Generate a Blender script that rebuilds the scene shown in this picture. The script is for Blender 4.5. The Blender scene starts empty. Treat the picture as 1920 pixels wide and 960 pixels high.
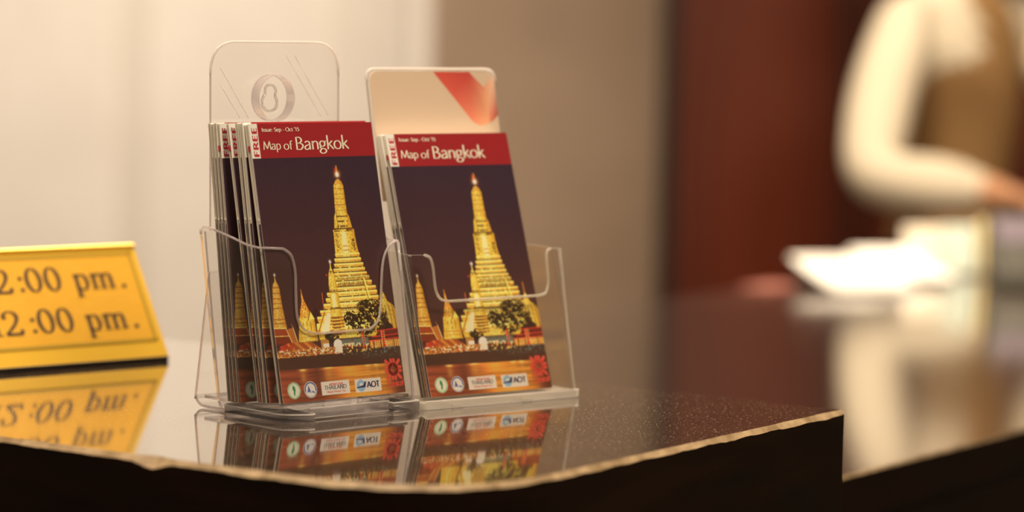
import bpy, bmesh, math, random
import numpy as np
from mathutils import Matrix, Vector, Euler, noise
random.seed(7)
scene = bpy.context.scene
COL = scene.collection
TZ = 1.10                      # height of the counter top above the floor

# ------------------------------------------------------------------ camera
PITCH, ROLL, CAM_H, FPX = 0.0853986, 0.022964, 0.305958, 5630.546
def _cam():
    fw = Vector((0, math.cos(PITCH), -math.sin(PITCH))); up = Vector((0, math.sin(PITCH), math.cos(PITCH))); rt = Vector((1, 0, 0))
    c, s = math.cos(ROLL), math.sin(ROLL)
    r2 = c*rt + s*up; u2 = c*up - s*rt
    m = Matrix((r2, u2, -fw)).transposed().to_4x4(); m.translation = (0, 0, TZ + CAM_H)
    cd = bpy.data.cameras.new('camera'); cd.sensor_width = 36; cd.lens = FPX/1920*36
    cd.clip_start = .05; cd.clip_end = 60
    cd.dof.use_dof = True; cd.dof.focus_distance = 2.19; cd.dof.aperture_fstop = 2.9; cd.dof.aperture_blades = 0
    o = bpy.data.objects.new('camera', cd); COL.objects.link(o); o.matrix_world = m
    scene.camera = o
_cam()

# ------------------------------------------------------------------ world, lights, exposure
w = bpy.data.worlds.new('world'); scene.world = w; w.use_nodes = True
w.node_tree.nodes['Background'].inputs[0].default_value = (1, .82, .62, 1)
w.node_tree.nodes['Background'].inputs[1].default_value = .12
vs = scene.view_settings
vs.view_transform = 'Standard'; vs.look = 'None'; vs.exposure = 0.0; vs.gamma = 1; vs.use_curve_mapping = False
WARM = (1, .80, .56)
def area(name, loc, target, size, power, col=WARM):
    l = bpy.data.lights.new(name, 'AREA'); l.shape = 'DISK'; l.size = size; l.energy = power; l.color = col
    o = bpy.data.objects.new(name, l); COL.objects.link(o); o.location = loc
    o.rotation_euler = (Vector(target) - Vector(loc)).to_track_quat('-Z', 'Y').to_euler(); return o
def spot(name, loc, target, power, angle, blend=.8, radius=.05, col=WARM):
    l = bpy.data.lights.new(name, 'SPOT'); l.energy = power; l.spot_size = math.radians(angle); l.spot_blend = blend
    l.shadow_soft_size = radius; l.color = col
    o = bpy.data.objects.new(name, l); COL.objects.link(o); o.location = loc
    o.rotation_euler = (Vector(target) - Vector(loc)).to_track_quat('-Z', 'Y').to_euler(); return o
area('ceiling_light_front', (1.1, .5, 2.85), (0, 2.2, 1.15), .9, 56)
area('ceiling_light_left', (-1.3, 1.3, 2.9), (-.3, 2.3, 1.1), .5, 22)
area('ceiling_light_middle', (0, 3.6, 2.95), (0, 3.6, 0), .8, 30)
spot('downlight_desk', (.75, 4.1, 2.92), (.50, 4.36, 1.0), 330, 30)
spot('downlight_counter', (-.35, 2.15, 2.92), (-.1, 2.25, 1.1), 60, 50)
spot('added_backlight_holders', (-.05, 2.95, 2.92), (-.1, 2.25, 1.2), 190, 46)  # added backlight, brightens the acrylic rims and map tops
spot('added_fill_person', (.50, 4.25, 2.92), (.74, 5.05, 1.2), 130, 44)  # added fill lamp, brightens the person's sleeves
spot('downlight_wall_left', (-1.2, 4.3, 2.9), (-1.0, 6.5, 1.0), 235, 80, 1, .1, (1, .89, .76))
spot('downlight_wall_middle', (-.66, 4.6, 2.9), (-.64, 6.5, 1.1), 95, 46, 1, .1, (1, .89, .76))

# ------------------------------------------------------------------ materials
def srgb(*c):
    c = np.array(c, float)/255
    return np.where(c <= .04045, c/12.92, ((c+.055)/1.055)**2.4)
WHITE = srgb(222, 194, 160)         # how a white sheet looks under the warm lamps of the photograph
def alb(*c): return tuple(np.clip(srgb(*c)/WHITE, 0, .92))
def mat(name, col, rough=.5, metal=0, spec=.5, **kw):
    m = bpy.data.materials.new(name); m.use_nodes = True
    b = m.node_tree.nodes['Principled BSDF']
    b.inputs['Base Color'].default_value = (*col[:3], 1); b.inputs['Roughness'].default_value = rough
    b.inputs['Metallic'].default_value = metal; b.inputs['Specular IOR Level'].default_value = spec
    for k, v in kw.items(): b.inputs[k.replace('_', ' ')].default_value = v
    return m
def nd(m, t, **kw):
    n = m.node_tree.nodes.new(t)
    for k, v in kw.items(): setattr(n, k, v)
    return n
def ln(m, a, b): m.node_tree.links.new(a, b)
def bsdf(m): return m.node_tree.nodes['Principled BSDF']
def noise_col(m, c1, c2, scale, stretch=(1, 1, 1), lo=.35, hi=.65, detail=4, coord='Object'):
    tc = nd(m, 'ShaderNodeTexCoord'); mp = nd(m, 'ShaderNodeMapping'); mp.inputs['Scale'].default_value = stretch
    nz = nd(m, 'ShaderNodeTexNoise'); nz.inputs['Scale'].default_value = scale; nz.inputs['Detail'].default_value = detail
    rp = nd(m, 'ShaderNodeValToRGB'); rp.color_ramp.elements[0].position = lo; rp.color_ramp.elements[1].position = hi
    rp.color_ramp.elements[0].color = (*c1[:3], 1); rp.color_ramp.elements[1].color = (*c2[:3], 1)
    ln(m, tc.outputs[coord], mp.inputs[0]); ln(m, mp.outputs[0], nz.inputs[0]); ln(m, nz.outputs[0], rp.inputs[0])
    ln(m, rp.outputs[0], bsdf(m).inputs['Base Color']); return nz, rp
M = {}
M['wall'] = mat('beige_wall_paint', (.72, .64, .54), .7, spec=.2); noise_col(M['wall'], (.72, .65, .57), (.76, .69, .61), 6)
M['wall2'] = mat('grey_beige_panel', (.62, .54, .45), .6, spec=.2); noise_col(M['wall2'], (.66, .59, .51), (.70, .625, .54), 5)
M['tan'] = mat('tan_panel', (.50, .38, .27), .55, spec=.3); noise_col(M['tan'], (.32, .222, .150), (.37, .26, .178), 4)
M['redwood'] = mat('red_brown_wood_panel', (.16, .035, .018), .45, spec=.4)
noise_col(M['redwood'], (.09, .018, .007), (.22, .037, .012), 2.2, (2.2, 1, .08))
M['darkgap'] = mat('dark_batten', (.03, .012, .007), .5)
M['ceil'] = mat('ceiling_paint', (.7, .64, .56), .8)
M['floor'] = mat('brown_stone_floor', (.16, .11, .08), .35); noise_col(M['floor'], (.13, .09, .06), (.2, .14, .1), 5)
def lacquer(name, c1, c2, dust=True):
    m = mat(name, c1, .07 if dust else .12, spec=.5); b = bsdf(m)
    b.inputs['IOR'].default_value = 1.7
    b.inputs['Coat Weight'].default_value = 1; b.inputs['Coat Roughness'].default_value = .035; b.inputs['Coat IOR'].default_value = 1.55
    noise_col(m, c1, c2, 9, (1, 8, 1))
    if dust:
        tc = nd(m, 'ShaderNodeTexCoord'); n1 = nd(m, 'ShaderNodeTexNoise'); n1.inputs['Scale'].default_value = 420; n1.inputs['Detail'].default_value = 3
        ln(m, tc.outputs['Object'], n1.inputs[0])
        bp = nd(m, 'ShaderNodeBump'); bp.inputs['Strength'].default_value = .05; bp.inputs['Distance'].default_value = .0006
        ln(m, n1.outputs[0], bp.inputs['Height']); ln(m, bp.outputs[0], b.inputs['Normal'])
        # fine pale dust specks lying on the lacquer
        n2 = nd(m, 'ShaderNodeTexNoise'); n2.inputs['Scale'].default_value = 560; n2.inputs['Detail'].default_value = 1
        ln(m, tc.outputs['Object'], n2.inputs[0])
        r = nd(m, 'ShaderNodeValToRGB'); r.color_ramp.elements[0].position = .66; r.color_ramp.elements[1].position = .72
        ln(m, n2.outputs[0], r.inputs[0])
        df = nd(m, 'ShaderNodeBsdfDiffuse'); df.inputs[0].default_value = (.5, .4, .3, 1)
        mu = nd(m, 'ShaderNodeMath', operation='MULTIPLY'); mu.inputs[1].default_value = .5; ln(m, r.outputs[0], mu.inputs[0])
        mx = nd(m, 'ShaderNodeMixShader'); ln(m, mu.outputs[0], mx.inputs[0]); ln(m, b.outputs[0], mx.inputs[1]); ln(m, df.outputs[0], mx.inputs[2])
        ln(m, mx.outputs[0], m.node_tree.nodes['Material Output'].inputs[0])
    return m
M['counter'] = lacquer('dark_polished_counter', (.022, .013, .009), (.04, .024, .016))
M['desk'] = lacquer('dark_red_brown_desk', (.035, .014, .009), (.055, .022, .014), False)
bsdf(M['desk']).inputs['Sheen Weight'].default_value = .12; bsdf(M['desk']).inputs['Sheen Roughness'].default_value = .25; bsdf(M['desk']).inputs['Coat Roughness'].default_value = .09
M['front'] = mat('dark_wood_front', (.02, .011, .006), .45, spec=.12); noise_col(M['front'], (.004, .002, .001), (.012, .0045, .002), 7, (1, 1, 6))
M['worn'] = mat('worn_tan_edge', (.36, .26, .15), .45); noise_col(M['worn'], (.24, .165, .09), (.46, .34, .21), 60)
M['paper'] = mat('white_paper', (.86, .85, .83), .7, spec=.2)
M['gold'] = mat('brushed_gold_plate', (.88, .60, .12), .42, .35, .5); noise_col(M['gold'], (.72, .385, .03), (.78, .44, .045), 90, (1, 1, 12))
M['goldrim'] = mat('bright_gold_rim', (.86, .54, .06), .3, .35)
M['olive'] = mat('dark_gold_line', (.42, .27, .03), .4, .2)
M['ink'] = mat('dark_brown_ink', (.055, .028, .012), .5)
M['black'] = mat('black_plastic', (.012, .010, .009), .3)
def acrylic_thin(name, tint):
    m = bpy.data.materials.new(name); m.use_nodes = True; nt = m.node_tree; nt.nodes.remove(bsdf(m))
    lw = nd(m, 'ShaderNodeLayerWeight'); lw.inputs[0].default_value = .5
    pw = nd(m, 'ShaderNodeMath', operation='POWER'); pw.inputs[1].default_value = 5; ln(m, lw.outputs['Facing'], pw.inputs[0])
    ma = nd(m, 'ShaderNodeMath', operation='MULTIPLY_ADD'); ma.inputs[1].default_value = .95; ma.inputs[2].default_value = .045
    ln(m, pw.outputs[0], ma.inputs[0])
    tr = nd(m, 'ShaderNodeBsdfTransparent'); tr.inputs[0].default_value = (*tint, 1)
    gl = nd(m, 'ShaderNodeBsdfGlossy'); gl.inputs['Roughness'].default_value = .015
    mx = nd(m, 'ShaderNodeMixShader'); ln(m, ma.outputs[0], mx.inputs[0]); ln(m, tr.outputs[0], mx.inputs[1]); ln(m, gl.outputs[0], mx.inputs[2])
    ln(m, mx.outputs[0], nt.nodes['Material Output'].inputs[0]); return m
def acrylic_edge(name, col, body=.3, clear=.3):  # body: share of pale diffuse that stands in for light gathered at edges
    m = bpy.data.materials.new(name); m.use_nodes = True; nt = m.node_tree; nt.nodes.remove(bsdf(m))
    g = nd(m, 'ShaderNodeBsdfGlass'); g.inputs['IOR'].default_value = 1.49; g.inputs['Roughness'].default_value = .03; g.inputs[0].default_value = (*col, 1)
    t = nd(m, 'ShaderNodeBsdfTranslucent'); t.inputs[0].default_value = (*col, 1)
    d = nd(m, 'ShaderNodeBsdfDiffuse'); d.inputs[0].default_value = (*col, 1)
    a = nd(m, 'ShaderNodeMixShader'); ln(m, t.outputs[0], a.inputs[1]); ln(m, d.outputs[0], a.inputs[2])
    x = nd(m, 'ShaderNodeMixShader'); x.inputs[0].default_value = body; ln(m, g.outputs[0], x.inputs[1]); ln(m, a.outputs[0], x.inputs[2])
    tr = nd(m, 'ShaderNodeBsdfTransparent'); y = nd(m, 'ShaderNodeMixShader'); y.inputs[0].default_value = clear
    ln(m, x.outputs[0], y.inputs[1]); ln(m, tr.outputs[0], y.inputs[2])
    ln(m, y.outputs[0], nt.nodes['Material Output'].inputs[0]); return m
M['acr'] = acrylic_thin('clear_acrylic_sheet', (.985, .98, .975))
M['edge'] = acrylic_edge('clear_acrylic_edge', (.98, .94, .97), .34)
M['rim'] = acrylic_edge('acrylic_rim_highlight', (.99, .96, .96), .8)  # mostly white, so the highlight along the rim is in its colour
M['acr2'] = acrylic_thin('clear_acrylic_sheet_warm', (.985, .97, .95))
M['edge2'] = acrylic_edge('clear_acrylic_edge_warm', (.98, .96, .92), .36)
M['block'] = acrylic_edge('clear_acrylic_block', (.99, .96, .99), .16, .45)
M['block2'] = acrylic_edge('clear_acrylic_block_warm', (.99, .97, .93), .65, .30)

# ------------------------------------------------------------------ helpers
def prop(o, label=None, cat=None, group=None, kind=None):
    if label: o['label'] = label
    if cat: o['category'] = cat
    if group: o['group'] = group
    if kind: o['kind'] = kind
    return o
def empty(name, loc=(0, 0, 0), rot=(0, 0, 0), label=None, cat=None, group=None):
    o = bpy.data.objects.new(name, None); COL.objects.link(o); o.location = loc; o.rotation_euler = rot
    o.empty_display_size = .02
    return prop(o, label, cat, group)
def obj(name, me, parent=None, mats=None):
    o = bpy.data.objects.new(name, me); COL.objects.link(o)
    if parent: o.parent = parent
    if mats:
        for m in (mats if isinstance(mats, (list, tuple)) else [mats]): me.materials.append(m)
    return o
def mesh(name, v, f, mi=None, smooth=False):
    me = bpy.data.meshes.new(name); me.from_pydata([tuple(a) for a in v], [], f); me.update()
    if mi: me.polygons.foreach_set('material_index', mi)
    if smooth: me.polygons.foreach_set('use_smooth', [True]*len(me.polygons))
    return me
def fixn(me):
    bm = bmesh.new(); bm.from_mesh(me); bmesh.ops.recalc_face_normals(bm, faces=bm.faces); bm.to_mesh(me); bm.free(); return me
def box_mesh(name, x0, x1, y0, y1, z0, z1, bev=0, seg=2):
    bm = bmesh.new(); bmesh.ops.create_cube(bm, size=1)
    for v in bm.verts: v.co = Vector(((x0+x1)/2 + v.co.x*(x1-x0), (y0+y1)/2 + v.co.y*(y1-y0), (z0+z1)/2 + v.co.z*(z1-z0)))
    if bev: bmesh.ops.bevel(bm, geom=bm.edges[:], offset=bev, segments=seg, profile=.5, affect='EDGES')
    me = bpy.data.meshes.new(name); bm.to_mesh(me); bm.free()
    if bev: me.polygons.foreach_set('use_smooth', [False]*len(me.polygons))
    return me
def box(name, x0, x1, y0, y1, z0, z1, m, parent=None, bev=0): return obj(name, box_mesh(name, x0, x1, y0, y1, z0, z1, bev), parent, m)
def sheet(name, outline, fmap, th, mats, parent, rim=None):
    """a sheet of even thickness: outline in its own plane, fmap(u, v, w) gives the point; slot 1 is the cut edge"""
    n = len(outline)
    v = [fmap(a, b, 0) for a, b in outline] + [fmap(a, b, th) for a, b in outline]
    f = [list(range(n)), list(range(2*n-1, n-1, -1))] + [[i, n+i, n+(i+1) % n, (i+1) % n] for i in range(n)]
    me = mesh(name, v, f, [0, 0] + [1 if rim is None or rim((outline[i][0]+outline[(i+1) % n][0])/2, (outline[i][1]+outline[(i+1) % n][1])/2) else 0 for i in range(n)]); fixn(me); return obj(name, me, parent, mats)
def catmull(p, n=6, closed=False):
    p = [Vector(a) for a in p]; out = []; N = len(p)
    for i in range(N if closed else N-1):
        a = p[(i-1) % N] if closed or i else p[0]; b = p[i]; c = p[(i+1) % N]; d = p[(i+2) % N] if closed or i+2 < N else p[-1]
        for k in range(n):
            t = k/n
            out.append(.5*((2*b) + (c-a)*t + (2*a-5*b+4*c-d)*t*t + (3*b-a-3*c+d)*t**3))
    if not closed: out.append(p[-1])
    return out
def arc(cx, cy, rx, ry, a0, a1, n=8):
    return [(cx + rx*math.cos(math.radians(a0+(a1-a0)*i/n)), cy + ry*math.sin(math.radians(a0+(a1-a0)*i/n))) for i in range(n+1)]
def tube(name, pts, r, m, parent=None, n=8, closed=False):
    pts = [Vector(p) for p in pts]; v = []; f = []; N = len(pts)
    for i, p in enumerate(pts):
        if closed: t = pts[(i+1) % N]-pts[i-1]
        else: t = pts[min(i+1, N-1)]-pts[max(i-1, 0)]
        t.normalize(); a = t.cross(Vector((0, 0, 1)))
        if a.length < 1e-3: a = t.cross(Vector((0, 1, 0)))
        a.normalize(); b = t.cross(a); rr = r[i] if isinstance(r, (list, tuple)) else r
        v += [p + a*rr*math.cos(2*math.pi*k/n) + b*rr*math.sin(2*math.pi*k/n) for k in range(n)]
    for i in range(N if closed else N-1):
        j = (i+1) % N
        f += [[i*n+k, i*n+(k+1) % n, j*n+(k+1) % n, j*n+k] for k in range(n)]
    if not closed: f += [list(range(n-1, -1, -1)), [(N-1)*n+k for k in range(n)]]
    return obj(name, mesh(name, v, f, None, True), parent, m)
def prism(name, outline, z0, z1, mats, parent=None, bev=0, edge_slot=False):
    """vertical prism on a ground outline; with bev the top rim is chamfered and that band takes slot 1"""
    n = len(outline); P = [Vector((a, b)) for a, b in outline]
    ar = sum(P[i].x*P[(i+1) % n].y - P[(i+1) % n].x*P[i].y for i in range(n))
    if ar < 0: P.reverse()
    ins = []
    for i in range(n):
        e0 = (P[i]-P[i-1]).normalized(); e1 = (P[(i+1) % n]-P[i]).normalized()
        n0 = Vector((-e0.y, e0.x)); n1 = Vector((-e1.y, e1.x)); b = (n0+n1); b = b/max(b.length_squared/2, .3)
        bb = bev(P[i]) if callable(bev) else bev
        ins.append((P[i] + b*bb, bb))
    v = [(p.x, p.y, z0) for p in P] + [(p.x, p.y, z1-q[1]) for p, q in zip(P, ins)] + [(q[0].x, q[0].y, z1) for q in ins]
    f = [list(range(n-1, -1, -1))] + [[i, (i+1) % n, n+(i+1) % n, n+i] for i in range(n)]
    f += [[n+i, n+(i+1) % n, 2*n+(i+1) % n, 2*n+i] for i in range(n)] + [[2*n+i for i in range(n)]]
    return v, f, n

# ------------------------------------------------------------------ room
def struct(name, *a, **k):
    o = box(name, *a, **k); o['kind'] = 'structure'; return o
struct('floor', -3.5, 3.5, -2.2, 6.7, -.1, 0, M['floor'])
struct('ceiling', -3.5, 3.5, -2.2, 6.7, 3.0, 3.1, M['ceil'])
struct('wall_back', -3.5, 3.5, 6.5, 6.7, 0, 3.0, M['wall'])
struct('wall_left', -3.6, -3.5, -2.2, 6.7, 0, 3.0, M['wall'])
struct('wall_right', 3.5, 3.6, -2.2, 6.7, 0, 3.0, M['wall'])
struct('wall_front', -3.5, 3.5, -2.3, -2.2, 0, 3.0, M['redwood'])
struct('trim_1', -.86, -.80, 6.485, 6.5, 0, 3.0, M['wall2'])
struct('trim_2', -.40, -.235, 6.485, 6.5, 0, 3.0, M['wall2'])
struct('trim_3', -.185, .31, 6.47, 6.5, 0, 3.0, M['tan'])
struct('trim_4', .31, .345, 6.40, 6.5, 0, 3.0, M['darkgap'])
struct('wall_rear_right', .345, 3.5, 6.36, 6.5, 0, 3.0, M['redwood'])

# ------------------------------------------------------------------ counter and desk
WX, WY = .546914, .837189                 # direction of the counter's short end; the long front runs at right angles
def along(o, a, b): return (o[0] + WX*a - WY*b, o[1] + WY*a + WX*b)
D = (.258, 2.271)                         # far right corner of the counter top
def rounded_corner(p, a, b, r, n=14):
    """quadratic-like corner between directions a and b"""
    p0 = (p[0]+a[0]*r, p[1]+a[1]*r); p1 = (p[0]+b[0]*r, p[1]+b[1]*r); out = []
    for i in range(n+1):
        t = i/n; out.append(((1-t)**2*p0[0] + 2*t*(1-t)*p[0] + t*t*p1[0], (1-t)**2*p0[1] + 2*t*(1-t)*p[1] + t*t*p1[1]))
    return out
def densify(p, step):
    out = []
    for i in range(len(p)):
        a, b = Vector(p[i]), Vector(p[(i+1) % len(p)]); k = max(1, int((b-a).length/step))
        out += [tuple(a.lerp(b, j/k)) for j in range(k)]
    return out
fc = along(D, -.532, 0)                   # front corner before rounding
out = rounded_corner(fc, (-WY, WX), (WX, WY), .125) + rounded_corner(D, (-WX, -WY), (-WY, WX), .006, 4)
out += [along(D, 0, 1.9), along(fc, 0, 1.9)]
out = densify(out, .006)
chip = Vector((-.235, 1.957))
def wear(p):
    b = .0036 + .0011*noise.noise((p.x*40, p.y*40, 3)) + .0005*noise.noise((p.x*170, p.y*170, 5))
    d = (p-chip).length
    if d < .02: b += .0050*(1-d/.02)**1.5
    return max(b, .0014)
v, f, n = prism('counter', out, 0, TZ, None, bev=wear)
cr = empty('reception_counter', (.0, 2.1, 0), label='dark polished raised reception counter with worn tan edge carrying the brochure holders', cat='counter')
def split(v, f, faces, name, m, parent, off):
    used = sorted({i for k in faces for i in f[k]}); mp = {a: b for b, a in enumerate(used)}
    return obj(name, mesh(name, [Vector(v[i])-Vector(off) for i in used], [[mp[i] for i in f[k]] for k in faces]), parent, m)
off = (0, 2.1, 0)
split(v, f, [0]+list(range(1, n+1)), 'front_panel', M['front'], cr, off)
eb = split(v, f, list(range(n+1, 2*n+1)), 'edge_band', M['worn'], cr, off); eb['label'] = 'worn tan edge with a chip'
split(v, f, [2*n+1], 'worktop', M['counter'], cr, off)

DZ = TZ - .1
p0 = (.30, 2.59)
dout = densify([along(p0, -.283, 0), along(p0, 3.3, 0), along(p0, 3.3, .905), along(p0, -.283, .905)], .05)
v, f, n = prism('desk', dout, DZ-.04, DZ, None, bev=.002)
dk = empty('reception_desk', (.5, 3.2, 0), label='lower dark red-brown reception desk behind the raised counter', cat='desk')
off = (.5, 3.2, 0)
split(v, f, [0]+list(range(1, n+1)), 'top_edge', M['front'], dk, off)
split(v, f, list(range(n+1, 2*n+1)), 'edge_band', M['worn'], dk, off)
split(v, f, [2*n+1], 'worktop', M['desk'], dk, off)
v, f, n = prism('deskfront', [along(p0, -.283, .012), along(p0, 3.3, .012), along(p0, 3.3, .045), along(p0, -.283, .045)], 0, DZ-.04, None, bev=.001)
split(v, f, range(2*n+2), 'front_panel', M['front'], dk, off)

# ------------------------------------------------------------------ lettering: pen strokes with a thick and a thin side
def S(*p): return ('s', p)          # smooth stroke
def Lp(*p): return ('l', p)         # straight stroke(s)
def el(cx, cy, rx, ry, a0=0, a1=360, n=20): return ('a', tuple(arc(cx, cy, rx, ry, a0, a1, n)))
X = .66
G = {  # cap height 1; (advance, strokes)
 'A': (.72, [Lp((.02, 0), (.36, 1)), Lp((.36, 1), (.7, 0)), Lp((.15, .34), (.57, .34))]),
 'B': (.62, [Lp((.1, 0), (.1, 1)), S((.1, .97), (.33, .97), (.47, .75), (.33, .54), (.1, .53)), S((.3, .53), (.5, .42), (.53, .25), (.38, .04), (.1, .03))]),
 'C': (.74, [el(.42, .5, .36, .48, 45, 315)]),
 'D': (.76, [Lp((.1, 0), (.1, 1)), S((.1, .97), (.35, .97), (.62, .8), (.68, .5), (.62, .2), (.35, .03), (.1, .03))]),
 'E': (.54, [Lp((.1, 0), (.1, 1)), Lp((.1, .96), (.5, .96)), Lp((.1, .52), (.45, .52)), Lp((.1, .04), (.5, .04))]),
 'F': (.5, [Lp((.1, 0), (.1, 1)), Lp((.1, .96), (.48, .96)), Lp((.1, .5), (.42, .5))]),
 'H': (.76, [Lp((.1, 0), (.1, 1)), Lp((.66, 0), (.66, 1)), Lp((.1, .52), (.66, .52))]),
 'I': (.28, [Lp((.14, 0), (.14, 1))]),
 'L': (.5, [Lp((.1, 0), (.1, 1)), Lp((.1, .04), (.48, .04))]),
 'M': (.92, [Lp((.07, 0), (.17, 1)), Lp((.17, .98), (.46, .08)), Lp((.46, .08), (.75, .98)), Lp((.75, 1), (.85, 0))]),
 'N': (.8, [Lp((.1, 0), (.1, 1)), Lp((.1, 1), (.7, 0)), Lp((.7, 0), (.7, 1))]),
 'O': (.84, [el(.42, .5, .37, .48)]),
 'R': (.62, [Lp((.1, 0), (.1, 1)), S((.1, .96), (.35, .96), (.5, .74), (.35, .5), (.1, .48)), Lp((.3, .48), (.6, 0))]),
 'S': (.52, [S((.44, .88), (.3, .97), (.12, .86), (.1, .7), (.26, .53), (.42, .38), (.42, .16), (.26, .02), (.06, .1))]),
 'T': (.62, [Lp((.31, 0), (.31, 1)), Lp((.02, .96), (.6, .96))]),
 'Y': (.6, [Lp((.3, 0), (.3, .48)), Lp((.02, 1), (.3, .46)), Lp((.58, 1), (.3, .46))]),
 'a': (.52, [S((.08, .55), (.22, X), (.37, .6), (.41, .42), (.42, 0)), S((.41, .38), (.2, .34), (.06, .2), (.1, .04), (.24, .02), (.41, .17))]),
 'c': (.5, [el(.3, .33, .24, .32, 50, 310)]),
 'e': (.55, [Lp((.07, .37), (.47, .37)), S((.47, .37), (.43, .57), (.28, .65), (.12, .57), (.06, .34), (.12, .1), (.28, .01), (.45, .1))]),
 'f': (.34, [S((.38, .96), (.27, 1.0), (.18, .9), (.17, .7), (.17, 0)), Lp((.03, .62), (.33, .62))]),
 'g': (.54, [el(.25, .44, .18, .21), S((.13, .27), (.07, .17), (.14, .09), (.32, .05), (.46, -.03), (.48, -.17), (.34, -.3), (.16, -.3), (.05, -.2), (.07, -.08), (.2, .06)), Lp((.4, .58), (.53, .64))]),
 'i': (.24, [Lp((.12, 0), (.12, X)), Lp((.12, .84), (.12, .94))]),
 'k': (.52, [Lp((.1, 0), (.1, 1.1)), Lp((.44, X), (.12, .33)), Lp((.2, .4), (.5, 0))]),
 'l': (.24, [Lp((.12, 0), (.12, 1.05))]),
 'm': (.84, [Lp((.1, 0), (.1, X)), S((.1, .46), (.24, .64), (.38, .6), (.42, .42), (.42, 0)), S((.42, .46), (.56, .64), (.7, .6), (.74, .42), (.74, 0))]),
 'n': (.56, [Lp((.1, 0), (.1, X)), S((.1, .46), (.25, .64), (.41, .6), (.46, .42), (.46, 0))]),
 'o': (.58, [el(.29, .33, .24, .32)]),
 'p': (.57, [Lp((.1, -.32), (.1, X)), S((.1, .48), (.24, .64), (.4, .6), (.49, .36), (.42, .1), (.27, .01), (.1, .1))]),
 'r': (.38, [Lp((.1, 0), (.1, X)), S((.1, .44), (.2, .6), (.36, .62))]),
 's': (.42, [S((.35, .57), (.22, .65), (.09, .55), (.12, .42), (.27, .31), (.35, .19), (.26, .03), (.06, .08))]),
 't': (.36, [S((.15, .85), (.15, .2), (.2, .03), (.34, .05)), Lp((.02, .62), (.33, .62))]),
 'u': (.56, [S((.1, X), (.1, .2), (.2, .03), (.34, .06), (.46, .24)), Lp((.46, X), (.46, 0))]),
 'w': (.78, [Lp((.02, X), (.2, 0)), Lp((.2, 0), (.38, X)), Lp((.38, X), (.56, 0)), Lp((.56, 0), (.74, X))]),
 'y': (.5, [Lp((.02, X), (.25, .02)), Lp((.48, X), (.12, -.32))]),
 'z': (.46, [Lp((.05, .62), (.42, .62)), Lp((.42, .62), (.04, .04)), Lp((.04, .04), (.44, .04))]),
 '1': (.42, [Lp((.24, 0), (.24, 1)), Lp((.1, .82), (.24, 1))]),
 '5': (.52, [Lp((.42, .96), (.16, .96)), Lp((.16, .96), (.14, .56)), S((.14, .56), (.3, .6), (.44, .46), (.42, .18), (.26, .02), (.07, .06))]),
 ':': (.26, [Lp((.12, .04), (.12, .12)), Lp((.12, .48), (.12, .56))]),
 '-': (.36, [Lp((.05, .33), (.3, .33))]),
 "'": (.2, [Lp((.12, 1), (.07, .78))]),
 ' ': (.28, []),
}
def ribbon(pts, wf, v, f):
    """flat pen ribbon"""
    P = [Vector(p) for p in pts]; N = len(P); b = len(v); closed = (P[0]-P[-1]).length < 1e-6
    for i in range(N):
        if closed and i in (0, N-1): t = P[1]-P[-2]
        else: t = P[min(i+1, N-1)]-P[max(i-1, 0)]
        t.normalize(); nn = Vector((-t.y, t.x)); wd = wf(t)/2
        v += [P[i]+nn*wd, P[i]-nn*wd]
    for i in range(N-1): f.append([b+2*i, b+2*i+1, b+2*i+3, b+2*i+2])
def text_shapes(txt, h, sx=1, thick=.12, thin=.07, track=0, glyphs=G):
    """list of points and faces for the text, baseline at 0, plus its width"""
    v, f, x = [], [], 0
    for ch in txt:
        adv, st = glyphs[ch]
        for k, p in st:
            if k == 's': p = [tuple(a) for a in catmull(p, 6)]
            q = [((x+a*sx)*h, b*h) for a, b in p]
            wf = lambda t: h*(thin + (thick-thin)*min(1, abs(t.y)*1.02)) * (1 if True else 1)
            if k == 'l':
                for i in range(len(q)-1): ribbon(q[i:i+2], wf, v, f)
            else: ribbon(q, wf, v, f)
        x += adv*sx + track
    return v, f, x*h
def put_text(name, items, m, parent, y=-.0003):
    """items: (points, faces, fmap) joined in one flat print on the plane x/z of the parent"""
    V, F = [], []
    for v, f, fm in items:
        b = len(V)
        for a in v:
            q = fm(a.x, a.y); V.append((q[0], y, q[1]))
        F += [[b+i for i in k] for k in f]
    return obj(name, mesh(name, V, F), parent, m)
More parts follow.
